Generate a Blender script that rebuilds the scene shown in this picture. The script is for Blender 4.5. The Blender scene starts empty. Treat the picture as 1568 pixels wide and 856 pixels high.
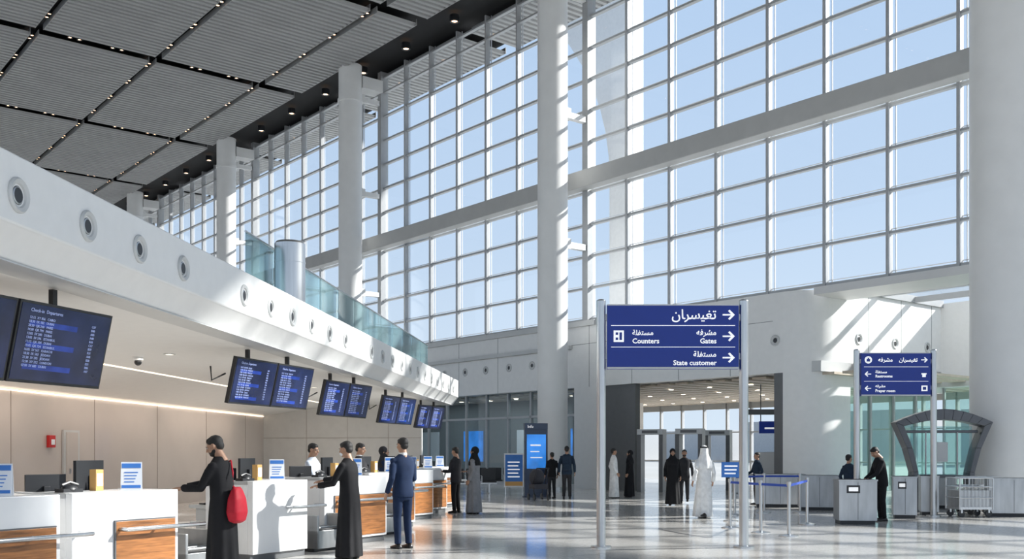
import bpy, math, random
from mathutils import Vector, Matrix, noise
random.seed(7)
D=bpy.data; C=bpy.context
RH=math.radians(-51.03)   # hall frame: local x = -u, local y = w (towards window wall)
RC=math.radians(-4.83)    # check-in frame
def H2W(u,w,z=0):
    return Vector((.7776*w-.629*u,.629*w+.7776*u,z))
# ---------------------------------------------------------------- materials
MC={}
def M(name,col,rough=.5,metal=0,var=.05,scale=5,bump=0,bscale=60,emit=0,spec=.5,coat=0,stretch=None):
    if name in MC: return MC[name]
    m=D.materials.new(name); m.use_nodes=True; nt=m.node_tree; n=nt.nodes; l=nt.links
    b=n['Principled BSDF']
    b.inputs['Roughness'].default_value=rough; b.inputs['Metallic'].default_value=metal
    b.inputs['Specular IOR Level'].default_value=spec; b.inputs['Coat Weight'].default_value=coat
    tc=n.new('ShaderNodeTexCoord'); mp=n.new('ShaderNodeMapping'); l.new(tc.outputs['Object'],mp.inputs[0])
    if stretch: mp.inputs['Scale'].default_value=stretch
    nz=n.new('ShaderNodeTexNoise'); nz.inputs['Scale'].default_value=scale; nz.inputs['Detail'].default_value=4
    l.new(mp.outputs[0],nz.inputs['Vector'])
    r=n.new('ShaderNodeValToRGB'); r.color_ramp.elements[0].position=.3; r.color_ramp.elements[1].position=.7
    r.color_ramp.elements[0].color=[c*(1-var) for c in col]+[1]; r.color_ramp.elements[1].color=[min(1,c*(1+var)) for c in col]+[1]
    l.new(nz.outputs['Fac'],r.inputs[0]); l.new(r.outputs[0],b.inputs['Base Color'])
    if emit:
        l.new(r.outputs[0],b.inputs['Emission Color']); b.inputs['Emission Strength'].default_value=emit
    if bump:
        n2=n.new('ShaderNodeTexNoise'); n2.inputs['Scale'].default_value=bscale; l.new(mp.outputs[0],n2.inputs['Vector'])
        bp=n.new('ShaderNodeBump'); bp.inputs['Strength'].default_value=bump; bp.inputs['Distance'].default_value=.01
        l.new(n2.outputs['Fac'],bp.inputs['Height']); l.new(bp.outputs[0],b.inputs['Normal'])
    MC[name]=m; return m
def glassmat(name,tint,refl,rough=.02,solid=0,solidcol=(.5,.6,.6)):
    m=D.materials.new(name); m.use_nodes=True; nt=m.node_tree; n=nt.nodes; l=nt.links; n.clear()
    o=n.new('ShaderNodeOutputMaterial'); t=n.new('ShaderNodeBsdfTransparent'); t.inputs[0].default_value=(*tint,1)
    g=n.new('ShaderNodeBsdfGlossy'); g.inputs['Roughness'].default_value=rough
    fr=n.new('ShaderNodeFresnel'); fr.inputs[0].default_value=1.45
    mt=n.new('ShaderNodeMath'); mt.operation='MULTIPLY'; mt.inputs[1].default_value=refl; l.new(fr.outputs[0],mt.inputs[0])
    mx=n.new('ShaderNodeMixShader'); l.new(mt.outputs[0],mx.inputs[0]); l.new(t.outputs[0],mx.inputs[1]); l.new(g.outputs[0],mx.inputs[2])
    last=mx
    if solid:
        d=n.new('ShaderNodeBsdfDiffuse'); d.inputs[0].default_value=(*solidcol,1)
        m2=n.new('ShaderNodeMixShader'); m2.inputs[0].default_value=solid; l.new(mx.outputs[0],m2.inputs[1]); l.new(d.outputs[0],m2.inputs[2]); last=m2
    l.new(last.outputs[0],o.inputs[0]); return m
white=M('white_painted_metal',(.80,.80,.79),.35,var=.02)
whitecol=M('column_white',(.76,.76,.75),.45,var=.03,scale=1.5)
counterwhite=M('counter_white',(.84,.84,.84),.25,var=.02)
soffitm=M('soffit_light_grey',(.66,.66,.66),.4,var=.03,scale=1)
lightgrey=M('light_grey_panel',(.56,.57,.57),.4,var=.04,scale=1)
frame=M('window_frame_aluminium',(.42,.43,.44),.4,.2,var=.03)
frit=M('glazing_edge_light',(.55,.57,.60),.5,var=.03)
beamm=M('steel_beam_grey',(.46,.46,.45),.5,var=.04,scale=2)
panelm=M('ceiling_slat_grey',(.34,.34,.335),.55,var=.06,scale=.6)
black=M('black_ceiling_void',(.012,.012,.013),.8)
dark=M('dark_plastic',(.02,.021,.024),.4)
darkgrey=M('dark_grey_cladding',(.13,.135,.14),.45,var=.05)
steel=M('brushed_steel',(.55,.56,.57),.28,1,var=.08,scale=30,stretch=(1,1,.05))
steel2=M('stainless_panel',(.46,.47,.48),.38,.85,var=.12,scale=8,stretch=(1,1,.2))
beige=M('warm_wall_panel',(.60,.54,.50),.26,var=.05,scale=.7,coat=.3)
cream=M('cream_wall',(.64,.63,.61),.4,var=.03)
wood=M('wood_veneer',(.34,.135,.04),.35,var=.45,scale=3,stretch=(1,1,12),coat=.2)
blue=M('sign_blue',(.003,.022,.20),.35,var=.03,emit=.2)
screen=M('screen_navy',(.012,.018,.055),.12,var=.5,scale=2,emit=.4)
screen2=M('screen_blue_band',(.015,.04,.24),.15,var=.3,emit=.5)
txtw=M('sign_text_white',(.9,.9,.9),.5,var=.01,emit=.5)
txts=M('screen_text',(.30,.36,.60),.5,var=.1,emit=.35)
kioskblue=M('kiosk_screen_blue',(.03,.20,.62),.2,var=.35,scale=1.3,emit=.8)
paper=M('paper_white',(.80,.83,.88),.5,var=.02)
paperblue=M('print_blue',(.05,.2,.6),.5)
led=M('led_strip_warm',(1,.82,.64),.5,var=.01,emit=2.2)
lamp=M('downlight_warm',(1,.62,.36),.5,var=.01,emit=7)
lampw=M('downlight_white',(1,.93,.82),.5,var=.01,emit=6)
red=M('alarm_red',(.55,.02,.02),.4)
skinm=M('skin_tan',(.42,.235,.15),.5,var=.08,scale=14)
hairm=M('black_hair',(.012,.010,.009),.55,var=.3,scale=60,bump=.5,bscale=150)
lip=M('lips',(.33,.12,.10),.5)
eyew=M('eye_white',(.6,.58,.55),.3); eyeb=M('eye_dark',(.01,.008,.006),.2)
sand=M('apron_concrete',(.40,.39,.37),.9,var=.1,scale=.05)
glass=glassmat('window_glass',(.94,.97,.99),.8)
glassb=glassmat('balustrade_glass',(.78,.90,.92),.8,solid=.07,solidcol=(.55,.80,.85))
glassg=glassmat('green_glass',(.60,.80,.74),1.0,solid=.25,solidcol=(.42,.66,.60))
glassd=glassmat('shopfront_glass',(.6,.7,.72),1.4)
# floor
def floormat():
    m=D.materials.new('polished_terrazzo'); m.use_nodes=True; nt=m.node_tree; n=nt.nodes; l=nt.links; b=n['Principled BSDF']
    tc=n.new('ShaderNodeTexCoord')
    vo=n.new('ShaderNodeTexVoronoi'); vo.inputs['Scale'].default_value=45; l.new(tc.outputs['Object'],vo.inputs['Vector'])
    r=n.new('ShaderNodeValToRGB'); r.color_ramp.elements[0].color=(.62,.605,.58,1); r.color_ramp.elements[1].color=(.78,.765,.735,1)
    sp=n.new('ShaderNodeSeparateColor'); l.new(vo.outputs['Color'],sp.inputs[0]); l.new(sp.outputs[0],r.inputs[0])
    nz=n.new('ShaderNodeTexNoise'); nz.inputs['Scale'].default_value=.25; l.new(tc.outputs['Object'],nz.inputs['Vector'])
    br=n.new('ShaderNodeTexBrick'); br.offset=0; br.inputs['Scale'].default_value=1; br.inputs['Brick Width'].default_value=1.8; br.inputs['Row Height'].default_value=1.8
    br.inputs['Mortar Size'].default_value=.008; br.inputs['Color1'].default_value=(1,1,1,1); br.inputs['Color2'].default_value=(.96,.96,.96,1); br.inputs['Mortar'].default_value=(.6,.6,.59,1)
    l.new(tc.outputs['Object'],br.inputs['Vector'])
    mx=n.new('ShaderNodeMix'); mx.data_type='RGBA'; mx.blend_type='MULTIPLY'; mx.inputs[0].default_value=1
    l.new(r.outputs[0],mx.inputs[6]); l.new(br.outputs[0],mx.inputs[7]); l.new(mx.outputs[2],b.inputs['Base Color'])
    mr=n.new('ShaderNodeMapRange'); mr.inputs[3].default_value=.08; mr.inputs[4].default_value=.15; l.new(nz.outputs['Fac'],mr.inputs[0]); l.new(mr.outputs[0],b.inputs['Roughness'])
    b.inputs['Specular IOR Level'].default_value=.75
    return m
terr=floormat()
# ---------------------------------------------------------------- mesh builder
class MB:
    def __init__(s): s.v=[]; s.f=[]; s.m=[]
    def add(s,vs,fs,m=0):
        o=len(s.v); s.v+= [Vector(v) for v in vs]
        for f in fs: s.f.append([i+o for i in f]); s.m.append(m)
        return o
    def box(s,x0,x1,y0,y1,z0,z1,m=0,T=None):
        vs=[Vector(p) for p in ((x0,y0,z0),(x1,y0,z0),(x1,y1,z0),(x0,y1,z0),(x0,y0,z1),(x1,y0,z1),(x1,y1,z1),(x0,y1,z1))]
        if T: vs=[T@v for v in vs]
        s.add(vs,[(0,3,2,1),(4,5,6,7),(0,1,5,4),(1,2,6,5),(2,3,7,6),(3,0,4,7)],m)
    def quad(s,a,b,c,d,m=0): s.add([a,b,c,d],[(0,1,2,3)],m)
    def loft(s,rings,m=0,caps=True):
        n=len(rings[0]); vs=[p for r in rings for p in r]; fs=[]
        for i in range(len(rings)-1):
            for j in range(n):
                k=(j+1)%n; fs.append((i*n+j,i*n+k,(i+1)*n+k,(i+1)*n+j))
        if caps: fs.append(tuple(range(n-1,-1,-1))); fs.append(tuple((len(rings)-1)*n+j for j in range(n)))
        s.add(vs,fs,m)
    def tube(s,pts,rad,n=14,m=0,flat=1,up=None):
        pts=[Vector(p) for p in pts]; rings=[]
        for i,p in enumerate(pts):
            d=((pts[i+1]-p).normalized() if i<len(pts)-1 else Vector())+((p-pts[i-1]).normalized() if i>0 else Vector()); d.normalize()
            a=Vector(up) if up else (Vector((0,0,1)) if abs(d.z)<.9 else Vector((0,1,0)))
            x=d.cross(a).normalized(); y=d.cross(x)*-1
            r=rad[i] if isinstance(rad,(list,tuple)) else rad
            rings.append([p+x*math.cos(2*math.pi*j/n)*r+ y*math.sin(2*math.pi*j/n)*r*flat for j in range(n)])
        s.loft(rings,m)
    def cyl(s,p0,p1,r0,r1=None,n=20,m=0): s.tube([p0,p1],[r0,r0 if r1 is None else r1],n,m)
    def ell(s,c,r,m=0,n=16,k=10,T=None):
        rings=[]; c=Vector(c)
        if isinstance(r,(int,float)): r=(r,r,r)
        for i in range(1,k):
            t=math.pi*i/k-math.pi/2
            rings.append([c+Vector((r[0]*math.cos(t)*math.cos(2*math.pi*j/n),r[1]*math.cos(t)*math.sin(2*math.pi*j/n),r[2]*math.sin(t))) for j in range(n)])
        o=len(s.v); s.loft(rings,m,False)
        b=len(s.v); s.v+= [c-Vector((0,0,r[2])),c+Vector((0,0,r[2]))]
        for j in range(n):
            q=(j+1)%n; s.f.append([b,o+q,o+j]); s.m.append(m)
            t=o+(k-2)*n; s.f.append([b+1,t+j,t+q]); s.m.append(m)
        if T:
            for i in range(o,len(s.v)): s.v[i]=T@s.v[i]
    def prism(s,poly,a,b,axis='y',m=0):
        def P(p,h): return {'y':(p[0],h,p[1]),'z':(p[0],p[1],h),'x':(h,p[0],p[1])}[axis]
        n=len(poly); s.add([P(p,a) for p in poly]+[P(p,b) for p in poly],[tuple(range(n)),tuple(range(2*n-1,n-1,-1))]+[(i,i+n,(i+1)%n+n,(i+1)%n) for i in range(n)],m)
    def lathe(s,c,ax,prof,n=24,ms=None):
        c=Vector(c); ax=Vector(ax).normalized(); a=Vector((0,0,1)) if abs(ax.z)<.9 else Vector((1,0,0)); x=ax.cross(a).normalized(); y=ax.cross(x)
        rings=[[c+ax*h+(x*math.cos(2*math.pi*j/n)+y*math.sin(2*math.pi*j/n))*r for j in range(n)] for r,h in prof]
        for i in range(len(prof)-1): s.loft(rings[i:i+2],ms[i] if ms else 0,False)
        s.add(rings[-1],[tuple(range(n))],ms[-1] if ms else 0)
    def mesh(s,name='m'):
        me=D.meshes.new(name); me.from_pydata([tuple(v) for v in s.v],[],s.f); me.polygons.foreach_set('material_index',s.m); me.update(); return me
    def obj(s,name,mats,parent=None,loc=(0,0,0),rot=0,smooth=40,bevel=0,fix=True):
        me=s.mesh(name)
        import bmesh
        if fix:
            bm=bmesh.new(); bm.from_mesh(me); bmesh.ops.recalc_face_normals(bm,faces=bm.faces); bm.to_mesh(me); bm.free()
        for mm in (mats if isinstance(mats,(list,tuple)) else [mats]): me.materials.append(mm)
        if smooth:
            me.polygons.foreach_set('use_smooth',[True]*len(me.polygons)); me.set_sharp_from_angle(angle=math.radians(smooth))
        o=D.objects.new(name,me); C.collection.objects.link(o); o.location=loc; o.rotation_euler=(0,0,rot) if isinstance(rot,(int,float)) else rot
        if parent: o.parent=parent
        if bevel:
            b=o.modifiers.new('bevel','BEVEL'); b.width=bevel; b.segments=2; b.limit_method='ANGLE'
        return o
def empty(name,loc=(0,0,0),rot=0,parent=None,scale=1):
    e=D.objects.new(name,None); C.collection.objects.link(e); e.location=loc; e.rotation_euler=(0,0,rot); e.empty_display_size=.2; e.scale=(scale,)*3
    if parent: e.parent=parent
    return e
def text(name,body,size,loc,mat,parent,align='LEFT',rotx=math.pi/2,bold=0,sp=1):
    c=D.curves.new(name,'FONT'); c.body=body; c.size=size; c.align_x=align; c.extrude=.002; c.offset=bold; c.space_line=sp; c.resolution_u=2
    c.materials.append(mat); o=D.objects.new(name,c); C.collection.objects.link(o); o.parent=parent; o.location=loc; o.rotation_euler=(rotx,0,0); return o
# ---------------------------------------------------------------- shell
ZC=21.3; SILL=6.85; WW=28.4; CW=26.5
m=MB(); m.quad((-110,-45,0),(25,-45,0),(25,42,0),(-110,42,0)); m.obj('floor',terr,rot=RH,smooth=0)
m=MB(); m.quad((-600,-600,-.25),(600,-600,-.25),(600,600,-.25),(-600,600,-.25)); m.obj('apron_ground',sand,smooth=0)
# ceiling
m=MB()
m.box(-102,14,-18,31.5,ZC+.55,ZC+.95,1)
ws=[-15.4,-9.8,-4.2,1.4,7.0,12.6,18.2,23.8,26.3]; us=[-10.3,2.0,14.3,26.6,38.9,51.2,63.5,75.8,88.1,100.4]
ws2=[(ws[i]+.2,ws[i+1]-.2) for i in range(len(ws)-1)]+[(28.7,31.4)]
pitch=.38
for (w0,w1) in ws2:
    for i in range(len(us)-1):
        u0,u1=us[i]+.42,us[i+1]-.42; n=int((u1-u0)/pitch); p=(u1-u0)/n; prof=[]
        for k in range(n):
            a=u0+k*p; prof+= [(a,ZC+.10),(a+p*.3,ZC+.10),(a+p*.40,ZC),(a+p*.90,ZC)]
        prof+=[(u1,ZC+.10)]
        vs=[(-a,w0,z) for a,z in prof]+[(-a,w1,z) for a,z in prof]; q=len(prof)
        m.add(vs,[(k,k+1,k+1+q,k+q) for k in range(q-1)],0)
        m.box(-u1,-u0,w0-.03,w0,ZC,ZC+.3,0); m.box(-u1,-u0,w1,w1+.03,ZC,ZC+.3,0)
m.obj('ceiling',[panelm,black],rot=RH,smooth=0,fix=False)
m=MB()
def dl(u,w,r=.085,z=ZC+.1): m.lathe((-u,w,z),(0,0,-1),[(r*1.5,-.3),(r*1.5,0),(r,.0),(r*.9,-.03)],10,[0,0,0,1])
for w in ws[:-1]:
    u=34.0
    while u<99:
        if all(abs(u-x)>.8 for x in us):
            for du in (-.22,.22): dl(u+du,w)
        u+=3.05
for u in us[3:]:
    w=8.3
    while w<26:
        if all(abs(w-x)>.5 for x in ws):
            for dw in (-.22,.22): dl(u,w+dw)
        w+=2.0
u=34
while u<99: dl(u,27.4,.15); u+=4.1
m.obj('ceiling_downlights',[dark,lamp],rot=RH)
# columns
for i,(u,r) in enumerate([(-4.5,.62),(12.38,.86),(30.2,.60),(46.1,.60),(61.8,.60),(79,.60)]):
    m=MB(); m.cyl((0,0,0),(0,0,ZC+.2),r,r,48); m.cyl((0,0,0),(0,0,.12),r+.03,r+.03,48,1)
    for z in (9.8,15.0,19.9):
        m.box(-.12,.12,r-.05,1.7,z-.12,z+.12,0); m.box(-.3,.3,r-.1,r+.12,z-.2,z+.2,0)
    m.box(-.45,.45,r-.1,1.7,ZC-.9,ZC-.3,0)
    m.cyl((0,0,19.6),(0,0,19.75),r+.05,r+.05,48,0)
    o=m.obj('structural_column',[whitecol,steel]); o.location=H2W(u,CW); o.rotation_euler=(0,0,RH)
# curtain wall by bay
edges=[-13.5,-4.5,12.38,30.2,46.1,61.8,79,100]
tz=[SILL+.06+1.29*k for k in range(4)]+[12.12]+[12.9+1.27*k for k in range(7)]
for bi in range(len(edges)-1):
    u0,u1=edges[bi],edges[bi+1]; n=max(1,round((u1-u0)/2.22)); p=(u1-u0)/n
    m=MB()
    for k in range(n+1):
        a=-(u0+k*p)
        if k==0: m.box(a-.16,a+.16,WW-.15,WW+.3,SILL,ZC+.3,0); continue
        if k==n: continue
        m.box(a-.045,a+.045,WW-.05,WW+.20,SILL,ZC+.3,0)
        m.box(a+.15,a+.18,WW+.17,WW+.20,SILL,ZC+.3,2)
    for z in tz+[ZC]:
        m.box(-u1+.17,-u0-.17,WW,WW+.18,z-.04,z+.04,0)
        m.box(-u1+.17,-u0-.17,WW+.17,WW+.20,z+.12,z+.15,2)
    m.quad((-u1,WW+.15,SILL),(-u0,WW+.15,SILL),(-u0,WW+.15,ZC),(-u1,WW+.15,ZC),1)
    m.obj('window_%d'%(bi+1),[frame,glass,frit],rot=RH,smooth=0,fix=False)
m=MB(); m.box(-100,13.5,WW-.62,WW-.1,12.14,12.84); m.obj('horizontal_wind_beam',beamm,rot=RH,smooth=0,bevel=.03)
# lower walls under glazing (hall frame)
m=MB()
m.box(-100,-20.6,WW-.1,WW+.3,4.15,SILL,0)                # bulkhead
m.box(-100,-29.6,WW-.22,WW+.3,SILL-.22,SILL,1)
m.box(-100,-31,WW-.3,WW+.3,5.75,5.9,1)
arc=[(-20.6+1.2*math.sin(t),29.6-1.2*math.cos(t)) for t in [math.pi/2*k/10 for k in range(11)]]
arci=[(-20.6+.8*math.sin(t),29.6-.8*math.cos(t)) for t in [math.pi/2*k/10 for k in range(10,-1,-1)]]
m.prism([(-20.6,WW-.1)]+[(x+.0,y-.1*(1-i/10)) for i,(x,y) in enumerate(arc)]+[(-19.4,30.4),(-19.8,30.4)]+arci,0,SILL,'z',0)
m.box(-20.95,-20.6,WW-.1,WW+.3,0,4.15,2)                   # dark jamb
m.box(-30.9,-29.3,WW-.1,WW+.3,0,4.15,0)
m.box(-29.3,-27.5,WW+.0,WW+.25,0,4.15,2)                  # dark pillar
m.obj('wall_back',[white,lightgrey,darkgrey],rot=RH,smooth=30)
m=MB()
m.box(-19.8,-19.4,30.4,36.6,3.7,7.05,0)
m.box(-19.8,20,36.4,36.8,4.2,7.05,0)
m.box(-19.8,20,35.9,36.8,3.9,4.2,1)
m.obj('wall_right',[white,lightgrey],rot=RH,smooth=0)
m=MB()
for u in (22.8,25.2,27.6,30.0,33,36,39,42,45,48): m.box(-u-.008,-u+.008,WW-.106,WW-.09,4.15,SILL-.22)
m.box(-60,-21,WW-.106,WW-.09,5.9,5.915); 
for w in (31.5,33.6,35.7): m.box(-19.41,-19.394,w-.008,w+.008,3.7,7.05)
m.obj('trim_1',darkgrey,rot=RH,smooth=0)
# soffit and recess roof right of the corner
m=MB(); m.box(-19.4,14,WW-.1,30.2,SILL-.25,SILL,0); m.box(-100,-19.4,WW+.3,42.3,4.15,4.5,1)
m.obj('soffit_panel',[soffitm,lightgrey],rot=RH,smooth=0)
m=MB()
for k in range(9): m.box(-19.4+k*3.3,-19.3+k*3.3,30.2,36.4,6.9,7.15,0)
for w in (32.2,34.4): m.box(-19.4,8,w-.05,w+.05,6.9,7.1,0)
m.quad((-19.4,30.2,7.16),(8,30.2,7.16),(8,36.4,7.16),(-19.4,36.4,7.16),1)
m.obj('roof_skylight',[frame,glass],rot=RH,smooth=0)
# jet nozzles on walls
def nozzle(m,c,ax,R):
    m.lathe(c,ax,[(R,0),(R,.1*R),(R*.9,.2*R),(R*.68,.12*R),(R*.6,-.05*R),(R*.5,.02*R),(R*.42,.05*R)],28,[0,0,0,0,1,2,1])
m=MB()
for u in (20.9+.0,23.4,31.9,33.6,35.2,36.9,38.5,40.2): nozzle(m,(-u,WW-.1,5.25),(0,-1,0),.19)
for w in (30.9,33.2,35.4): nozzle(m,(-19.4,w,5.35),(1,0,0),.2)
m.obj('air_nozzles',[lightgrey,dark,steel],rot=RH,smooth=40)
# inner security hall : back windows, shopfront
m=MB()
for k in range(34):
    a=-62+k*1.55; m.box(a-.05,a+.05,42,42.2,0,4.15,0)
m.box(-62,-10,42,42.2,3.75,4.15,0); m.box(-62,-10,42,42.2,1.0,1.06,0); m.box(-62,-10,42,42.2,2.5,2.56,0)
m.quad((-62,42.1,0),(-10,42.1,0),(-10,42.1,4),(-62,42.1,4),1)
m.obj('window_20',[frame,glass],rot=RH,smooth=0,fix=False)
m=MB()
for k in range(20):
    a=-31-k*1.6; m.box(a-.04,a+.04,WW+.3,WW+.45,0,4.15,0)
m.box(-62,-31,WW+.3,WW+.45,3.0,3.1,0); m.box(-62,-31,WW+.3,WW+.45,0,.15,0)
m.quad((-62,WW+.38,0),(-31,WW+.38,0),(-31,WW+.38,4.15),(-62,WW+.38,4.15),1)
m.obj('window_21',[frame,glassd],rot=RH,smooth=0,fix=False)
m=MB()
m.box(-62,-32,32.2,32.4,0,4.15,0)
m.box(-32.2,-32,29.4,32.4,0,4.15,0)
for k,(a,c) in enumerate([(-34.5,1),(-38.5,2),(-43,1),(-47,2)]): m.box(a-.8,a+.8,32.1,32.2,1.0,2.6,c)
m.obj('shop_interior_partition',[M('shop_wall_grey',(.18,.20,.21),.5),kioskblue,paper],rot=RH,smooth=0)
m=MB()
for k in range(16):
    for w in (31,34,37,40): m.lathe((-20-k*2.0,w,4.04),(0,0,-1),[(.12,0),(.1,.01)],12,[0,1])
for k in range(8): m.lathe((-33-k*2.2,30.5,4.04),(0,0,-1),[(.14,0),(.12,.01)],12,[0,1])
m.obj('recessed_spotlights',[white,lampw],rot=RH)
m=MB()
for k in range(50): m.box(-62+k*.9,-61.4+k*.9,WW+.6,42,4.05,4.13)
m.obj('timber_slat_ceiling',M('pale_timber',(.55,.47,.38),.5,var=.1),rot=RH,smooth=0)
# green glass below right wall
m=MB()
for w in (30.5,31.9,33.4,34.9,36.3): m.box(-19.66,-19.54,w-.05,w+.05,0,3.7,0)
m.box(-19.66,-19.54,30.4,36.4,0,.12,0)
m.quad((-19.6,30.4,0),(-19.6,36.4,0),(-19.6,36.4,3.7),(-19.6,30.4,3.7),1)
for k in range(14): m.box(-19.4+k*1.6,-19.32+k*1.6,36.5,36.6,0,3.95,0)
m.quad((-19.4,36.55,0),(3,36.55,0),(3,36.55,3.95),(-19.4,36.55,3.95),1)
m.obj('window_22',[frame,glassg],rot=RH,smooth=0,fix=False)
m=MB(); m.box(-101,-100,-18,29,0,ZC+.5); m.obj('wall_left',lightgrey,rot=RH,smooth=0)
# exterior arch: vertical outer edge, inner edge sweeping away near the top
m=MB()
o_=[];i_=[]
for k in range(25):
    z=-.2+k/24*32; o_.append((-36.9,z)); i_.append((-(38.3+(0 if z<16 else (z-16)**2*.05)),z))
for k in range(24): m.prism([o_[k],o_[k+1],i_[k+1],i_[k]],37.6,38.7,'y')
m.obj('exterior_arch_pier',M('exterior_white_render',(.80,.79,.77),.7,var=.03),rot=RH,smooth=50)
m=MB(); 
for k in range(9): m.box(-150+k*22,-150+k*22+16,120+random.random()*30,150,-.2,5+random.random()*4)
m.obj('distant_terminal_buildings',M('distant_building',(.45,.46,.47),.8),rot=RH,smooth=0)
# ---------------------------------------------------------------- check-in canopy (frame C)
m=MB(); m.prism([(-5.0,4.07),(-5.0,3.47),(-5.03,3.45),(-5.22,3.2),(-9.5,3.2),(-12.3,2.78),(-12.3,4.07)],-3,36.3,'y'); m.obj('check_in_canopy',white,rot=RC,smooth=20,bevel=.015)
m=MB(); m.box(-5.6,-5.2,-3,36.29,3.185,3.2); m.obj('trim_2',lightgrey,rot=RC,smooth=0)
ys=[8.37,9.57,10.7,11.87,14.0,15.18,16.27,17.4,18.6,19.8]; y=20.95
while y<35.5: ys.append(y); y+=1.16
ys=[y for y in ys if not (20.9<y<21.5)]
m=MB()
for y in ys+[7.2,6.0]: nozzle(m,(-5.0,y,3.72),(1,0,0),.155)
m.obj('canopy_air_nozzles',[lightgrey,dark,steel],rot=RC)
m=MB(); m.box(-12.4,-12.1,-3,36.3,0,2.85,0); m.obj('wall_check_in_back',beige,rot=RC,smooth=0)
m=MB(); m.box(-12.1,-6.3,35.9,36.2,0,3.2,0); m.obj('wall_check_in_end',cream,rot=RC,smooth=0)
m=MB()
for y in (13,16.5,20,23.5,27,30.5,34): m.box(-12.102,-12.09,y-.01,y+.01,0,2.8)
m.box(-12.1,-6.3,35.89,35.902,2.0,2.015)
for x in (-10.5,-9,-7.5): m.box(x-.006,x+.006,35.89,35.902,0,3.2)
m.obj('trim_3',M('panel_joint',(.35,.30,.27),.6),rot=RC,smooth=0)
m=MB(); m.box(-9.50,-9.47,2,35.8,3.18,3.205); m.box(-12.08,-12.05,2,35.8,2.77,2.795); m.obj('cove_led_strip',led,rot=RC,smooth=0)
m=MB(); m.box(-12.09,-12.05,22.0,22.7,.05,2.0,0); m.box(-12.05,-12.03,22.1,22.6,.1,1.95,1); m.box(-12.05,-12.0,22.2,22.24,1.0,1.12,2)
m.obj('door_1',[lightgrey,beige,steel],rot=RC,smooth=0)
m=MB(); m.box(-12.09,-12.02,21.35,21.60,1.6,1.87,0); m.box(-12.02,-12.0,21.41,21.54,1.66,1.78,1); m.obj('fire_alarm_call_point',[red,paper],rot=RC,smooth=0,bevel=.005)
m=MB()
for x,y in ((-7.4,9),(-7.4,13),(-7.4,17),(-7.4,21),(-7.4,26),(-7.4,31)): m.lathe((x,y,3.2),(0,0,-1),[(.1,0),(.1,.012),(.075,.012),(.07,.0)],16,[0,0,0,1])
m.obj('canopy_downlights',[lightgrey,lampw],rot=RC)
m=MB(); m.lathe((-8.2,17.5,3.195),(0,0,-1),[(.09,0),(.09,.05),(.07,.06)],20); m.ell((-8.2,17.5,3.11),.065,1); m.obj('security_dome_camera',[white,dark],rot=RC)
# glass balustrade above canopy
m=MB(); y=16.3
while y<34:
    m.box(-5.81,-5.79,y+.03,y+1.47,4.12,5.15,1); m.box(-5.84,-5.76,y+.2,y+.3,4.07,4.25,0); m.box(-5.84,-5.76,y+1.2,y+1.3,4.07,4.25,0); y+=1.5
m.cyl((-5.8,16.3,5.15),(-5.8,y,5.15),.02,m=0,n=10)
m.obj('glass_balustrade',[steel,glassb],rot=RC,smooth=40)
m=MB(); m.lathe((-5.45,17.6,4.07),(0,0,1),[(.27,0),(.27,1.12),(.24,1.16),(.0,1.17)],32); m.cyl((-5.45,17.6,4.85),(-5.45,17.6,4.88),.275,n=32); m.obj('stainless_vent_drum',steel,rot=RC)
# ---------------------------------------------------------------- displays
fl=['RIYADH','JEDDAH','DUBAI','CAIRO','DOHA','LONDON','PARIS','AMMAN','MUSCAT','ISTANBUL','KARACHI','DELHI']
def board(loc,rot,n=2,z=2.65,w=1.26,h=.76):
    e=empty('flight_information_display',(loc[0],loc[1],z),rot)
    mm=MB()
    T=Matrix.Rotation(math.radians(13),4,'X')
    for k in range(n):
        x=(k-(n-1)/2)*(w+.03)
        mm.box(x-w/2,x+w/2,-.03,.04,-h/2,h/2,0,T); mm.box(x-w/2+.025,x+w/2-.025,-.036,-.03,-h/2+.03,h/2-.025,1,T)
        for r in range(5): 
            zz=h/2-.2-r*.11
            if r%2==0: mm.box(x-w/2+.16,x+w*.12,-.038,-.035,zz-.04,zz+.015,2,T)
        mm.box(x-.03,x+.03,.06,.12,0,3.19-z,0); mm.box(x-.12,x+.12,.03,.12,-.1,.15,0)
    mm.tube([(-n*w/2-.02,.1,.1),(-n*w/2-.25,.2,-.02),(-n*w/2-.28,.2,.2)],[.015]*3,8,0)
    mm.obj('screen_housing',[dark,screen,screen2],parent=e,smooth=0)
    for k in range(n):
        x=(k-(n-1)/2)*(w+.03)
        lines='\n'.join('%02d:%02d  %s %d   %s'%(random.randint(6,22),random.choice([0,5,15,30,45]),random.choice(['SV','XY','QR','EK']),random.randint(100,990),random.choice(fl)) for _ in range(13))
        t=text('screen_text',lines,.036,(0,0,0),txts,e,sp=1.12); t.rotation_euler=(math.pi/2+math.radians(13),0,0); t.location=T@Vector((x-w/2+.14,-.04,h/2-.17))
        t=text('screen_title','Check-in  Departures',.05,(0,0,0),txts,e); t.rotation_euler=(math.pi/2+math.radians(13),0,0); t.location=T@Vector((x-w/2+.14,-.04,h/2-.10))
        lines='\n'.join(random.choice(['A','B','C'])+'%02d'%random.randint(1,40) for _ in range(13))
        t=text('screen_gate_column',lines,.036,(0,0,0),txts,e,sp=1.12); t.rotation_euler=(math.pi/2+math.radians(13),0,0); t.location=T@Vector((x+w/2-.3,-.04,h/2-.17))
    return e
R73=math.radians(73)
board((-4.90,9.88),R73,z=2.60,w=1.33,h=.82); board((-4.09,17.3),R73); board((-3.66,22.3),R73,w=1.12); board((-3.18,28),R73,w=1.12); board((-2.72,33.5),R73,w=1.12)
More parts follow.
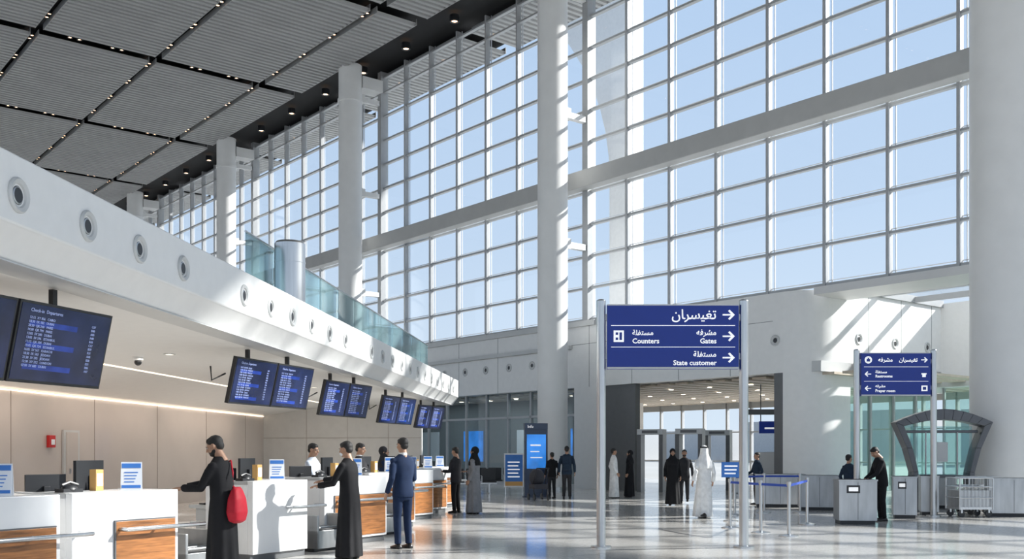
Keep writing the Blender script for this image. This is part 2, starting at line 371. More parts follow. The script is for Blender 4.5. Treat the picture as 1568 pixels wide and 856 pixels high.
# ---------------------------------------------------------------- counters
R60=math.radians(60)
def counter(cx,cy,L,wood0=.38,card=True):
    e=empty('check_in_counter',(cx,cy,0),R60)   # origin = front right corner, extends -x
    mm=MB()
    mm.box(-L,0,0,.10,.1,1.10,0); mm.box(-L,0,.1,.62,1.04,1.10,0); mm.box(-L,-L+.06,.1,.9,.1,1.10,0); mm.box(-.06,0,.1,.9,.1,1.10,0)
    mm.box(-L,0,.05,.5,0,.1,1)
    mm.obj('counter_shell',[counterwhite,darkgrey],parent=e,smooth=0,bevel=.008)
    if wood0<1:
        mm=MB(); mm.box(-L*(1-wood0),-.05,-.018,.0,.14,.80,0); mm.obj('wood_front_panel',wood,parent=e,smooth=0,bevel=.004)
        mm=MB(); mm.box(-L*(1-wood0)-.015,-L*(1-wood0),-.02,0,.14,.81,0); mm.box(-L*(1-wood0),-.05,-.02,0,.80,.812,0); mm.obj('panel_edge_trim',darkgrey,parent=e,smooth=0)
    w_=min(wood0,.55)
    mm=MB(); mm.tube([(-L*(1-w_)+.05,-.02,.72),(-L*(1-w_)+.05,-.13,.72),(.25,-.13,.72),(.28,-.1,.72),(.28,.1,.72)],[.022]*5,12); mm.cyl((-.3,-.02,.72),(-.3,-.12,.72),.015,n=10); mm.obj('bumper_rail',steel,parent=e)
    mm=MB(); mm.box(-L+.06,-.06,.62,1.3,.70,.75,0); mm.box(-L+.1,-L+.5,.65,1.2,.1,.7,0); mm.obj('agent_desk',lightgrey,parent=e,smooth=0,bevel=.005)
    mm=MB(); T=Matrix.Translation((-L*.42,.72,.75))@Matrix.Rotation(.35,4,'Z')
    mm.box(-.25,.25,0,.035,.32,.66,0,T); mm.box(-.235,.235,.035,.038,.335,.645,1,T); mm.box(-.03,.03,-.04,0,0,.5,0,T); mm.box(-.13,.13,-.1,.1,0,.015,0,T)
    mm.obj('computer_monitor',[dark,screen],parent=e,smooth=0,bevel=.004)
    mm=MB(); T=Matrix.Translation((-L*.78,.8,.75))@Matrix.Rotation(-.3,4,'Z')
    mm.box(-.2,.2,0,.03,.22,.52,0,T); mm.box(-.03,.03,-.04,0,0,.4,0,T); mm.box(-.1,.1,-.08,.08,0,.015,0,T); mm.box(-.2,.2,.2,.35,0,.025,0,T)
    mm.obj('keyboard_and_screen',[dark],parent=e,smooth=0,bevel=.004)
    mm=MB(); A=Matrix.Translation((-L*.28,.30,1.10))@Matrix.Rotation(-.75,4,'Z'); T=A@Matrix.Rotation(-.22,4,'X')
    mm.box(-.105,.105,0,.012,0,.30,0,T); mm.box(-.095,.095,-.003,0,.235,.285,1,T); mm.box(-.095,.095,-.003,0,.02,.05,1,T)
    for q in range(4): mm.box(-.07,.03+.012*q,-.003,0,.08+.034*q,.09+.034*q,1,T)
    T2=A@Matrix.Translation((0,.14,0))@Matrix.Rotation(.25,4,'X'); mm.box(-.105,.105,0,.01,0,.30,0,T2)
    mm.obj('information_card',[paper,paperblue],parent=e,smooth=0)
    mm=MB(); mm.box(-L*.55-.045,-L*.55+.045,.35,.45,1.10,1.32,0); mm.box(-L*.55-.035,-L*.55+.035,.345,.35,1.15,1.28,1); mm.obj('leaflet_holder',[M('leaflet_orange',(.62,.36,.12),.5),paper],parent=e,smooth=0)
    mm=MB(); mm.ell((-L*.85,.3,1.13),(.09,.07,.05),0,12,6); mm.box(-L*.85-.11,-L*.85+.11,.24,.38,1.10,1.135,0); mm.tube([(-L*.85-.09,.3,1.17),(-L*.85,.3,1.2),(-L*.85+.09,.3,1.17)],[.02,.016,.02],8,0); mm.obj('desk_telephone',dark,parent=e)
    return e
for cx,cy,L,w0 in [(-4.24,9.5,1.5,.38),(-3.59,10.88,1.30,.38),(-2.97,14.7,1.10,1),(-2.13,17.2,1.6,.15),(-1.95,20.4,1.5,.38),(-1.78,22.9,1.4,.38),(-1.62,25.3,1.4,.38),(-1.5,27.8,1.4,.38)]: counter(cx,cy,L,w0)
def scale(cx,cy):
    e=empty('baggage_scale',(cx,cy,0),R60); mm=MB()
    mm.box(-.7,.0,0,1.0,.05,.32,0); mm.box(-.68,-.02,.02,.98,.32,.345,1); mm.box(-.7,-.66,0,1,.05,.55,0); mm.box(-.04,0,0,1,.05,.55,0); mm.box(-.66,-.04,.1,.95,0,.05,1)
    for k in range(5): mm.cyl((-.64,.15+k*.18,.35),(-.06,.15+k*.18,.35),.02,n=10,m=0)
    mm.obj('scale_body',[steel2,dark],parent=e,smooth=30,bevel=.01)
scale(-3.42,12.3); scale(-2.55,15.7); scale(-1.95,18.75)
# ---------------------------------------------------------------- wayfinding signs
def arrow(mm,x,z,s,d=1,m=0,y=-.071):
    P=[(-.5,.06),(.2,.06),(-.05,.32),(.08,.42),(.5,0),(.08,-.42),(-.05,-.32),(.2,-.06),(-.5,-.06)]
    mm.prism([(x+d*p[0]*s,z+p[1]*s) for p in P],y-.004,y,'y',m)
def sign(name,x0,x1,Y,ztop,rows,big):
    cx=(x0+x1)/2; hw=(x1-x0)/2; e=empty(name,(cx,Y,0))
    mm=MB()
    for sx in (-hw,hw):
        mm.cyl((sx,0,0.02),(sx,0,ztop+.06),.072,n=28); mm.cyl((sx,0,0),(sx,0,.025),.16,n=28); mm.ell((sx,0,ztop+.06),(.072,.072,.03))
    mm.obj('sign_posts',steel,parent=e)
    mm=MB(); z0=ztop-1.01; mm.box(-hw+.09,hw-.09,-.06,.06,z0,ztop,0); mm.box(-hw+.09,hw-.09,-.066,-.06,z0+.0,z0+.03,1); mm.box(-hw+.09,hw-.09,-.066,-.06,ztop-.02,ztop,1)
    for sx in (-1,1):
        for zz in (z0+.2,ztop-.2): mm.box(sx*(hw-.1)-.04,sx*(hw-.1)+.04,-.03,.03,zz-.05,zz+.05,1)
    mm.obj('sign_panel',[blue,lightgrey],parent=e,smooth=0,bevel=.008)
    mm=MB(); W=hw-.09
    if big:
        for r in (1,2): mm.box(-W+.06,W-.06,-.07,-.062,z0+1.01*r/3+.0,z0+1.01*r/3+.008,0)
        for r in range(3): arrow(mm,W-.16,z0+.175+.335*r,.19,1,0,-.062)
        mm.box(-W+.1,-W+.26,-.068,-.062,z0+.42,z0+.6,0); mm.box(-W+.13,-W+.17,-.07,-.066,z0+.45,z0+.49,1); mm.box(-W+.19,-W+.23,-.07,-.066,z0+.45,z0+.57,1); mm.box(-W+.13,-W+.17,-.07,-.066,z0+.53,z0+.57,1)
    else:
        for r in (1,2): mm.box(-W+.06,W-.06,-.07,-.062,z0+1.01*r/3+.0,z0+1.01*r/3+.008,0)
        arrow(mm,-W+.15,z0+.175,.15,-1,0,-.062); arrow(mm,-W+.15,z0+.51,.15,-1,0,-.062); arrow(mm,W-.15,z0+.84,.15,1,0,-.062)
        mm.lathe((-W+.16,-.062,z0+.84),(0,-1,0),[(.085,0),(.085,.006)],20); mm.box(-W+.12,-W+.2,-.075,-.068,z0+.80,z0+.86,1); mm.box(-W+.145,-W+.175,-.075,-.068,z0+.86,z0+.89,1)
        mm.box(W-.22,W-.08,-.068,-.062,z0+.11,z0+.24,0); mm.box(W-.19,W-.11,-.07,-.066,z0+.14,z0+.21,1)
        mm.box(W-.22,W-.1,-.068,-.062,z0+.50,z0+.53,0); mm.box(W-.2,W-.12,-.068,-.062,z0+.44,z0+.50,0)
    mm.obj('sign_symbols',[txtw,blue],parent=e,smooth=0)
    for (s,sz,x,z,al) in rows: text('sign_lettering',s,sz,(x*W,-.064,z0+z),txtw,e,al,bold=.002)
AR1='\uFEE5\uFE8E\uFEAE\uFEB3\uFEF4\uFED0\uFE97'; AR2='\uFE94\uFEE0\uFED4\uFE98\uFEB4\uFEE3'; AR3='\uFEEA\uFED3\uFEAE\uFEB7\uFEE3'
sign('wayfinding_sign',1.40,3.64,15.9,3.81,[(AR1,.21,.66,.78,'RIGHT'),(AR2,.11,-.62,.53,'LEFT'),('Counters',.11,-.62,.40,'LEFT'),(AR3,.12,.66,.53,'RIGHT'),('Gates',.11,.66,.40,'RIGHT'),(AR2,.12,.66,.19,'RIGHT'),('State customer',.11,.66,.06,'RIGHT')],True)
sign('wayfinding_sign',8.07,9.87,23.7,3.82,[(AR3,.13,-.52,.80,'LEFT'),(AR1,.13,.62,.80,'RIGHT'),(AR2,.09,-.6,.53,'LEFT'),('Restrooms',.09,-.6,.43,'LEFT'),(AR3,.09,-.6,.20,'LEFT'),('Prayer room',.09,-.6,.09,'LEFT')],False)
# ---------------------------------------------------------------- misc furniture
def px(p,Y): return (p-784)/1550*Y
e=empty('digital_information_kiosk',(px(821,33),33.6,0),.15)
mm=MB(); mm.box(-.38,.38,-.12,.12,.05,2.25,0); mm.box(-.42,.42,-.2,.2,0,.05,0); mm.box(-.32,.32,-.125,-.12,.95,2.08,1); mm.box(-.38,.38,-.14,.14,2.25,2.45,0); mm.box(-.2,.2,-.126,-.12,1.3,1.33,2); mm.box(-.2,.1,-.127,-.12,1.5,1.53,2); mm.box(-.2,.15,-.127,-.12,1.7,1.75,2)
mm.obj('kiosk_body',[M('kiosk_dark_blue',(.03,.05,.1),.3),kioskblue,txtw],parent=e,smooth=0,bevel=.01)
text('kiosk_header','Info',.13,(-.3,-.145,2.3),txtw,e)
e=empty('poster_stand',(px(787,36),36,0))
mm=MB(); mm.box(-.35,.35,-.03,.03,.25,1.45,0); mm.box(-.31,.31,-.035,-.03,.45,1.40,1); mm.box(-.31,.31,-.037,-.03,.30,.45,2)
for x in (-.3,.3): mm.box(x-.02,x+.02,-.2,.2,0,.04,3); mm.box(x-.02,x+.02,-.02,.02,0,.25,3)
for q in range(5): mm.box(-.22,.2-.05*(q%2),-.039,-.035,.6+.13*q,.64+.13*q,4)
mm.obj('poster_board',[paper,paperblue,M('leaflet_orange',(.75,.42,.12),.5),steel,txtw],parent=e,smooth=0)
def bench(p,Y,n=4):
    e=empty('waiting_bench',(px(p,Y),Y,0),.1); mm=MB()
    for k in range(n):
        x=k*.58; mm.box(x-.25,x+.25,-.25,.22,.40,.45,0); mm.box(x-.25,x+.25,.2,.26,.45,.9,0); mm.tube([(x-.28,-.2,.62),(x-.28,.2,.64)],[.02,.02],8,1); mm.box(x-.295,x-.265,-.2,-.17,.4,.62,1)
    mm.box(-.3,n*.58-.3,-.03,.03,.34,.40,1)
    for x in (0,(n-1)*.58): mm.box(x-.03,x+.03,-.03,.03,0,.36,1); mm.box(x-.03,x+.03,-.25,.25,0,.04,1)
    mm.obj('bench_seats',[dark,steel],parent=e,smooth=0,bevel=.01)
bench(735,38.5,4); bench(700,36.5,3)
def gate(p,Y,rot=-.4):
    e=empty('walk_through_metal_detector',(px(p,Y),Y,0),rot); mm=MB()
    for s in (-1,1): mm.box(s*.42-.07,s*.42+.07,-.3,.3,0,2.15,0); mm.box(s*.42-.075,s*.42+.075,-.31,-.27,0,2.15,1)
    mm.box(-.49,.49,-.3,.3,2.15,2.35,0); mm.box(-.3,.3,-.31,-.3,2.2,2.3,1); mm.obj('detector_arch',[lightgrey,darkgrey],parent=e,smooth=0,bevel=.02)
gate(998,38); gate(1057,37); gate(1100,39.5)
e=empty('overhead_gate_sign',(px(1183,38),38,0),-.1); mm=MB(); mm.box(-.5,.5,-.05,.05,2.2,2.65,0); mm.box(-1.2,1.2,-.08,.08,2.9,3.1,1); mm.box(-.45,-.42,-.02,.02,2.6,4.04,1); mm.box(.42,.45,-.02,.02,2.6,4.04,1); mm.box(-.3,.3,-.056,-.05,2.36,2.42,2); mm.obj('sign_box',[blue,darkgrey,txtw],parent=e,smooth=0)
mm=MB(); e=empty('x_ray_scanner',(px(1190,36),36,0),-.5)
mm.box(-.6,.6,-.5,.5,.4,1.5,0); mm.box(-1.6,-.6,-.35,.35,.6,.72,1); mm.box(.6,1.6,-.35,.35,.6,.72,1); mm.box(-.5,.5,-.4,.4,0,.4,1)
for x in (-1.5,1.5): mm.box(x-.04,x+.04,-.3,.3,0,.6,1)
mm.obj('scanner_body',[lightgrey,steel2],parent=e,smooth=0,bevel=.03)
def barrier(pts):
    e=empty('queue_barrier',(0,0,0)); mm=MB()
    for x,y in pts: mm.cyl((x,y,.01),(x,y,.93),.03,n=14); mm.lathe((x,y,0),(0,0,1),[(.17,0),(.17,.015),(.04,.04)],24); mm.cyl((x,y,.9),(x,y,.97),.04,n=14)
    mm.obj('posts',steel,parent=e); mm=MB()
    for a,b in zip(pts[:-1],pts[1:]):
        A=Vector((a[0],a[1],0));B=Vector((b[0],b[1],0)); n=(B-A).normalized().cross(Vector((0,0,1)))*.008
        mm.prism([((A-n).x,(A-n).y),((B-n).x,(B-n).y),((B+n).x,(B+n).y),((A+n).x,(A+n).y)],.88,.925,'z')
    mm.obj('belt',M('belt_blue',(.02,.07,.40),.6),parent=e,smooth=0)
barrier([(px(1118,20),20),(px(1165,18.8),18.8),(px(1208,18.0),18.0),(px(1236,21),21)])
barrier([(px(1125,24),24),(px(1170,25),25),(px(1225,25),25)])
e=empty('small_notice_stand',(px(1119,22),22,0)); mm=MB(); mm.box(-.2,.2,-.02,.02,.95,1.28,0); mm.cyl((0,0,0),(0,0,.96),.02,m=1); mm.lathe((0,0,0),(0,0,1),[(.16,0),(.16,.015),(.03,.03)],20,[1,1,1])
for q in range(3): mm.box(-.14,.1+.02*q,-.024,-.02,1.02+.08*q,1.05+.08*q,2)
mm.obj('notice_board',[paperblue,steel,txtw],parent=e,smooth=30)
def cab(name,p,Y,w,d,h,rot=0,plate=True):
    e=empty(name,(px(p,Y),Y,0),rot); mm=MB()
    mm.box(-w/2,w/2,0,d,.08,h,0); mm.box(-w/2+.03,w/2-.03,.03,d-.03,0,.08,1); mm.box(-w/2-.015,w/2+.015,-.015,d+.015,h-.03,h,0)
    mm.box(-.004,.004,-.004,0,.1,h-.05,1)
    if plate: mm.box(-w*.3,w*.05,-.012,0,h-.28,h-.12,1); mm.box(-w*.25,w*0,-.016,-.012,h-.24,h-.16,2)
    mm.obj('cabinet_body',[steel2,dark,txtw],parent=e,smooth=0,bevel=.012)
cab('security_control_cabinet',1314,20.9,.76,.6,.93,-.12)
cab('security_control_cabinet',1386,22.8,.5,.6,.95,-.3)
cab('security_control_cabinet',1424,24.0,.4,.7,.93,-.3,False)
cab('inspection_counter',1255,26,1.0,.6,.9,-.2,False)
cab('inspection_counter',1195,27.5,1.3,.6,.9,-.2,False)
cab('inspection_counter',1553,23.4,1.1,.4,.9,-.2,False)
cab('inspection_counter',1437,26.9,.9,.4,.9,-.2,False)
def trolley(p,Y,rot):
    e=empty('baggage_trolley',(px(p,Y),Y,0),rot); mm=MB()
    mm.box(-.40,.40,-.3,.3,.18,.24,0)
    for x in (-.40,.40):
        for y in (-.3,.3): mm.cyl((x,y,.18),(x,y,.9),.02,n=10)
    for z in (.45,.7,.9):
        for y in (-.3,.3): mm.cyl((-.40,y,z),(.40,y,z),.014,n=8)
        for x in (-.40,.40): mm.cyl((x,-.3,z),(x,.3,z),.014,n=8)
    for k in range(9): 
        x=-.36+k*.09; mm.cyl((x,-.3,.22),(x,-.3,.9),.006,n=6)
    mm.box(-.37,.37,-.27,.27,.24,.62,2)
    for x in (-.33,.33):
        for y in (-.24,.24): mm.cyl((x,y-.02,.08),(x,y+.02,.08),.08,n=18,m=1); mm.box(x-.02,x+.02,y-.03,y+.03,.1,.18,0)
    mm.obj('trolley_frame',[steel,dark,steel2],parent=e)
trolley(1484,23.5,.1); trolley(1498,24.4,.1)
e=empty('security_portal_arch',(px(1441,25.6),25.6,0),-.1)
mm=MB()
outer=[(-.72,0),(-.74,1.0),(-.90,1.6),(-1.18,2.25)]+[(-1.18+2.36*k/10,2.25+.33*math.sin(math.pi*k/10)) for k in range(1,10)]+[(1.18,2.25),(.90,1.6),(.74,1.0),(.72,0)]
inner=[(-.60,0),(-.62,1.0),(-.76,1.6),(-.97,2.15)]+[(-.97+1.94*k/10,2.15+.16*math.sin(math.pi*k/10)) for k in range(1,10)]+[(.97,2.15),(.76,1.6),(.62,1.0),(.60,0)]
for k in range(len(outer)-1): mm.prism([outer[k],outer[k+1],inner[k+1],inner[k]],-.25,.25,'y',0)
mm.box(-.75,.75,-.02,.0,.9,2.15,1); mm.box(-.76,.76,-.2,.2,.85,.92,0); mm.box(-.88,.88,-.05,.0,1.98,2.05,0); mm.box(-.40,-.37,-.06,.0,.9,2.0,2); mm.box(.37,.40,-.06,.0,.9,2.0,2); mm.box(-.2,.15,-.06,-.02,1.25,1.75,2)
mm.obj('arch_frame',[M('portal_charcoal',(.12,.125,.135),.35,.4),glassb,lightgrey],parent=e,smooth=35,bevel=.015)
e=empty('baby_stroller',(px(824,31.6),31.6,0),.3); mm=MB()
mm.box(-.22,.22,-.3,.25,.35,.5,0); mm.ell((0,.12,.7),(.24,.28,.28),0); mm.tube([(-.2,-.3,.1),(-.2,-.1,.5),(-.2,-.45,1.0),(.2,-.45,1.0),(.2,-.1,.5),(.2,-.3,.1)],[.015]*6,8,1)
for x in (-.22,.22):
    for y in (-.3,.3): mm.cyl((x-.02,y,.1),(x+.02,y,.1),.1,n=16,m=1); mm.cyl((x,y,.1),(x,y*.6,.4),.012,n=8,m=1)
mm.obj('stroller_body',[M('stroller_fabric',(.04,.04,.05),.8),dark],parent=e)
# ---------------------------------------------------------------- people
def finalize(mb,name,mat,parent,vox=None,sm=3,bend=None):
    if bend: mb.v=[bend(v) for v in mb.v]
    if vox is None: return mb.obj(name,mat,parent=parent,smooth=60)
    me=mb.mesh(name); o=D.objects.new(name,me); C.collection.objects.link(o)
    r=o.modifiers.new('r','REMESH'); r.mode='VOXEL'; r.voxel_size=vox
    s=o.modifiers.new('s','SMOOTH'); s.factor=.5; s.iterations=sm
    dg=C.evaluated_depsgraph_get(); nm=D.meshes.new_from_object(o.evaluated_get(dg)); D.objects.remove(o); D.meshes.remove(me)
    nm.materials.clear(); nm.materials.append(mat); nm.polygons.foreach_set('use_smooth',[True]*len(nm.polygons)); nm.name=name
    o=D.objects.new(name,nm); C.collection.objects.link(o); o.parent=parent; return o
def ring(cx,cy,z,rx,ry,fold=0,n=40,ph=0,k=9,e=.85):
    R=[]
    for j in range(n):
        a=2*math.pi*j/n; f=1+fold*(math.sin(k*a+ph+z*1.5)+.6*math.sin(5*a+2.1*ph-z*2)); c,s_=math.cos(a),math.sin(a)
        R.append(Vector((cx+rx*f*math.copysign(abs(c)**e,c),cy+ry*f*math.copysign(abs(s_)**e,s_),z)))
    return R
def cloth(name,col,rough=.85): return M('cloth_'+name,col,rough,var=.12,scale=9,bump=.12,bscale=18,spec=.25)
CB=cloth('black',(.014,.014,.016)); CN=cloth('navy',(.016,.030,.072)); CWh=cloth('white',(.86,.86,.85)); CG=cloth('grey',(.24,.24,.25)); CR=cloth('charcoal',(.03,.03,.034))
CLB=cloth('light_shirt',(.55,.6,.68)); CDB=cloth('dark_blue',(.02,.035,.06)); CRed=cloth('red',(.42,.015,.03),.6); shoe=M('shoe_leather',(.015,.013,.012),.35)
def person(name,x,y,rot,H=1.75,kind='suit',top=CB,bottom=CB,rw=None,lw=None,yaw=0,pitch=0,lean=0,beard=False,skin=skinm,head='hair',stride=0,sex='m',shirt=None,mask=False,z=0,headcol=None,vox=.017):
    e=empty(name,(x,y,z),math.radians(rot),scale=H/1.75)
    ph=random.random()*6; la=math.radians(lean)
    def bend(v):
        t=min(1,max(0,(v.z-.85)/.45)); t=t*t*(3-2*t)
        if la==0: return v
        p=Vector((0,0,.95)); return p+Matrix.Rotation(-la*t,3,'X')@(v-p)
    k=1 if sex=='m' else .9
    S=.175*k
    rw=Vector(rw) if rw else Vector((.25*k+.01,.05,.87)); lw=Vector(lw) if lw else Vector((-.25*k-.01,.05,.87))
    arms=[]
    for sd,W in ((1,rw),(-1,lw)):
        Sh=Vector((sd*S,-.005,1.385)); d=W-Sh; L=min(d.length,.555); d.normalize(); W=Sh+d*L
        a=(.30**2-.27**2+L*L)/(2*L); h=math.sqrt(max(0,.09-a*a)); hint=Vector((sd*.35,-.8,-.7)); hp=(hint-d*hint.dot(d)).normalized()
        arms.append((sd,Sh,Sh+d*a+hp*h,W))
    b=MB()
    if kind in('thobe','abaya'):
        wd=1.0 if kind=='thobe' else 1.12
        prof=[(.035,.235,.175,.075),(.3,.215,.16,.07),(.6,.195,.148,.05),(.85,.18,.14,.025),(1.0,.168,.128,.012),(1.12,.165,.12,.008),(1.28,.178,.12,.004),(1.37,.185,.105,0),(1.41,.168,.092,0),(1.44,.135,.082,0),(1.468,.09,.072,0),(1.495,.062,.062,0)]
        b.loft([ring(0,(-.01 if z_>1.2 else .0)+stride*.15*max(0,.9-z_),z_,rx*k*wd,ry*wd*(1+ (stride*.9*max(0,.8-z_))),f,ph=ph) for z_,rx,ry,f in prof])
    else:
        prof=[(.80,.17,.125,.01),(.88,.175,.13,.006),(.98,.165,.122,.004),(1.08,.155,.115,0),(1.2,.172,.12,0),(1.31,.185,.12,0),(1.38,.182,.105,0),(1.415,.162,.092,0),(1.44,.13,.082,0),(1.468,.088,.07,0),(1.49,.06,.06,0)]
        b.loft([ring(0,-.005,z_,rx*k,ry,f,ph=ph) for z_,rx,ry,f in prof])
    for sd,Sh,El,W in arms:
        wr=.042 if kind=='suit' else .055
        b.tube([Sh+Vector((-sd*.06,0,.0)),Sh+Vector((sd*.0,0,-.01)),Sh.lerp(El,.25),Sh.lerp(El,.7),El,El.lerp(W,.35),El.lerp(W,.96)],[.045,.054,.058,.052,.050,.048,wr],16)
        b.ell(Sh+Vector((sd*.006,0,-.004)),(.050,.054,.048))
    finalize(b,'garment_upper',top,e,vox,4,bend)
    if kind=='suit':
        b=MB(); b.loft([ring(0,-.005,z_,rx*k,ry) for z_,rx,ry in [(.76,.12,.1),(.84,.158,.115),(.95,.155,.112),(1.02,.145,.105)]])
        for sd in(1,-1):
            st=stride*sd; hip=Vector((sd*.085,0,.86)); an=Vector((sd*.10,st*.34-.02,.075+ (.05 if st<0 else 0))); kn=hip.lerp(an,.48)+Vector((0,.025+abs(st)*.05,0))
            b.tube([hip+Vector((0,0,.06)),hip,hip.lerp(kn,.5),kn,kn.lerp(an,.35),kn.lerp(an,.8),an],[.078,.085,.078,.064,.064,.054,.056],18)
        finalize(b,'trousers',bottom,e,vox,3,bend)
    b=MB()
    for sd in(1,-1):
        st=stride*sd; o=Vector((sd*.10,st*.34-.02,.05 if st<0 else 0))
        prof=[(-.075,.03,.03),(-.06,.036,.07),(0,.038,.085),(.06,.043,.06),(.13,.046,.045),(.18,.038,.035),(.20,.02,.02)]
        rr=[]
        for yy,rx,hh in prof:
            rr.append([o+Vector((rx*math.cos(t),yy,max(0,hh*.5+hh*.5*math.sin(t)*1.2))) for t in [2*math.pi*j/14 for j in range(14)]])
        b.loft(rr)
    finalize(b,'shoes',shoe,e)
    for sd,Sh,El,W in arms:
        d=(W-El).normalized(); hang=d.z<-.65
        n0=Vector((-sd,0,0)) if hang else Vector((0,0,-1)); s0=Vector((0,1,0)) if hang else Vector((-sd,0,0))
        n=(n0-d*n0.dot(d)).normalized(); s_=(s0-d*s0.dot(d)-n*s0.dot(n)).normalized()
        b=MB(); rr=[]
        for t,w_,h_ in [(-.05,.026,.022),(.0,.026,.019),(.03,.034,.017),(.06,.04,.015),(.088,.040,.012),(.096,.032,.008)]:
            rr.append([W+d*t+s_*(w_*math.cos(q))+n*(h_*math.sin(q)) for q in [2*math.pi*j/14 for j in range(14)]])
        b.loft(rr)
        curl=.45 if hang else .28
        for i,(off,L) in enumerate([(.030,.070),(.0105,.079),(-.0095,.073),(-.029,.057)]):
            p=W+d*.082+s_*off; pts=[p]; ang=curl*.6; 
            for sg in (.45,.32,.25): 
                p=p+(d*math.cos(ang)+n*math.sin(ang)+s_*off*.8).normalized()*L*sg; pts.append(p.copy()); ang+=curl
            b.tube(pts,[.0092,.0085,.0078,.006],10)
        p0=W+d*.022+s_*.026; p1=p0+(d*.6+s_*.62+n*.3)*.04; p2=p1+(d*.85+s_*.3+n*.3)*.032; p3=p2+(d*.9+s_*.1+n*.35)*.025
        b.tube([p0,p1,p2,p3],[.014,.012,.010,.0075],10)
        finalize(b,'hand',skin,e,.0045,1,bend)
    HR=Matrix.Translation((0,0,-.008))@Matrix.Translation((0,0,1.53))@Matrix.Rotation(math.radians(yaw),4,'Z')@Matrix.Rotation(math.radians(-pitch),4,'X')@Matrix.Translation((0,0,-1.53))
    def hb(v): return bend(HR@v)
    b=MB(); b.tube([(0,-.02,1.42),(0,-.015,1.5),(0,0,1.58)],[.062*k,.056*k,.057*k],18)
    b.ell((0,-.012,1.655),(.075,.094,.092)); b.ell((0,.022,1.60),(.060,.070,.082)); b.ell((0,.055,1.548),(.033,.032,.027)); b.ell((0,.068,1.655),(.05,.02,.014))
    for sd in(1,-1): b.ell((sd*.045,.045,1.605),(.022,.03,.03)); b.ell((sd*.078,-.005,1.628),(.011,.020,.032))
    b.tube([(0,.082,1.655),(0,.104,1.615),(0,.108,1.603),(0,.088,1.592)],[.009,.014,.016,.010],10)
    b.ell((0,.085,1.572),(.022,.011,.011))
    finalize(b,'head',skin,e,.0075,2,hb)
    b=MB()
    for sd in(1,-1): b.ell((sd*.031,.083,1.638),(.013,.008,.008),0,10,6); b.ell((sd*.031,.0895,1.638),(.006,.004,.006),1,8,6); b.tube([(sd*.014,.09,1.656),(sd*.032,.091,1.661),(sd*.05,.08,1.655)],[.004,.005,.003],6,1)
    b.ell((0,.0935,1.576),(.021,.005,.0045),2,10,6); b.ell((0,.093,1.568),(.018,.006,.005),2,10,6)
    b.v=[hb(v) for v in b.v]; b.obj('face_features',[eyew,eyeb,lip],parent=e)
    if beard:
        b=MB(); b.ell((0,.043,1.556),(.060,.052,.040)); b.ell((0,.02,1.575),(.067,.05,.045)); b.ell((0,.09,1.588),(.028,.012,.006)); finalize(b,'beard',hairm,e,.008,1,hb)
    if mask:
        b=MB(); b.ell((0,.055,1.582),(.058,.055,.042)); finalize(b,'face_mask',paper,e,None,1,hb)
    if head=='hair':
        b=MB(); b.ell((0,-.022,1.672),(.081,.095,.084),0,24,16); b.ell((0,.026,1.708),(.062,.050,.036),0); b.ell((0,-.052,1.62),(.068,.058,.062))
        b.v=[v+Vector((0,0,1)).lerp(v-Vector((0,0,1.66)),.9)*.03*noise.noise(v*45) for v in b.v]
        finalize(b,'hair',hairm,e,.009,2,hb)
    elif head=='hijab':
        b=MB(); b.ell((0,-.028,1.655),(.094,.108,.112),0,24,16); b.ell((0,-.005,1.555),(.085,.085,.085)); b.loft([ring(0,-.01,z_,rx,ry,f,ph=ph) for z_,rx,ry,f in [(1.26,.19,.15,.03),(1.34,.19,.14,.03),(1.42,.16,.125,.02),(1.5,.1,.1,.01),(1.56,.08,.085,0)]])
        finalize(b,'headscarf',headcol or top,e,.012,3,lambda v: hb(v) if v.z>1.45 else bend(v))
    elif head=='ghutra':
        b=MB(); b.ell((0,-.012,1.68),(.090,.106,.092),0,24,16)
        n=30; rings=[]
        for z_,rx,ry,f in [(1.71,.084,.10,0),(1.64,.094,.108,.02),(1.56,.105,.115,.05),(1.47,.14,.135,.06),(1.38,.19,.155,.06),(1.28,.205,.165,.06),(1.20,.20,.16,.07)]:
            out=[];inn=[]
            for j in range(n+1):
                a=math.pi/2+math.radians(48)+(2*math.pi-math.radians(96))*j/n; f_=1+f*math.sin(8*a+ph)
                out.append(Vector((rx*f_*math.cos(a),-.012+ry*f_*math.sin(a),z_))); inn.append(Vector((rx*.88*f_*math.cos(a),-.012+ry*.88*f_*math.sin(a),z_)))
            rings.append(out+inn[::-1])
        b.loft(rings); finalize(b,'headscarf',CWh,e,.012,2,hb)
        b=MB()
        for zz in (1.715,1.732): b.tube([Vector((.092*math.cos(t),-.012+.108*math.sin(t),zz)) for t in [2*math.pi*j/24 for j in range(25)]],[.009]*25,8)
        finalize(b,'head_cord',CB,e,None,1,hb)
    if shirt:
        b=MB(); b.tube([(0,-.015,1.46),(0,-.012,1.505)],[.068,.060],18); finalize(b,'shirt_collar',shirt,e,None,1,bend)
    return e
def backpack(e,mat,y=-.19):
    b=MB(); b.loft([ring(0,y,z_,rx,ry,0,e=.5) for z_,rx,ry in [(.93,.10,.05),(.95,.14,.08),(1.15,.15,.095),(1.3,.145,.085),(1.38,.12,.06),(1.41,.07,.03)]]); b.loft([ring(0,y-.09,z_,rx,ry,0,e=.5) for z_,rx,ry in [(.96,.08,.03),(.99,.11,.045),(1.13,.11,.045),(1.16,.08,.03)]])
    for sd in(1,-1): b.tube([(sd*.10,y+.05,1.36),(sd*.11,-.02,1.455),(sd*.115,.08,1.39),(sd*.12,.125,1.2),(sd*.12,y+.08,1.0)],[.02]*5,8)
    finalize(b,'backpack',mat,e,.014,2)
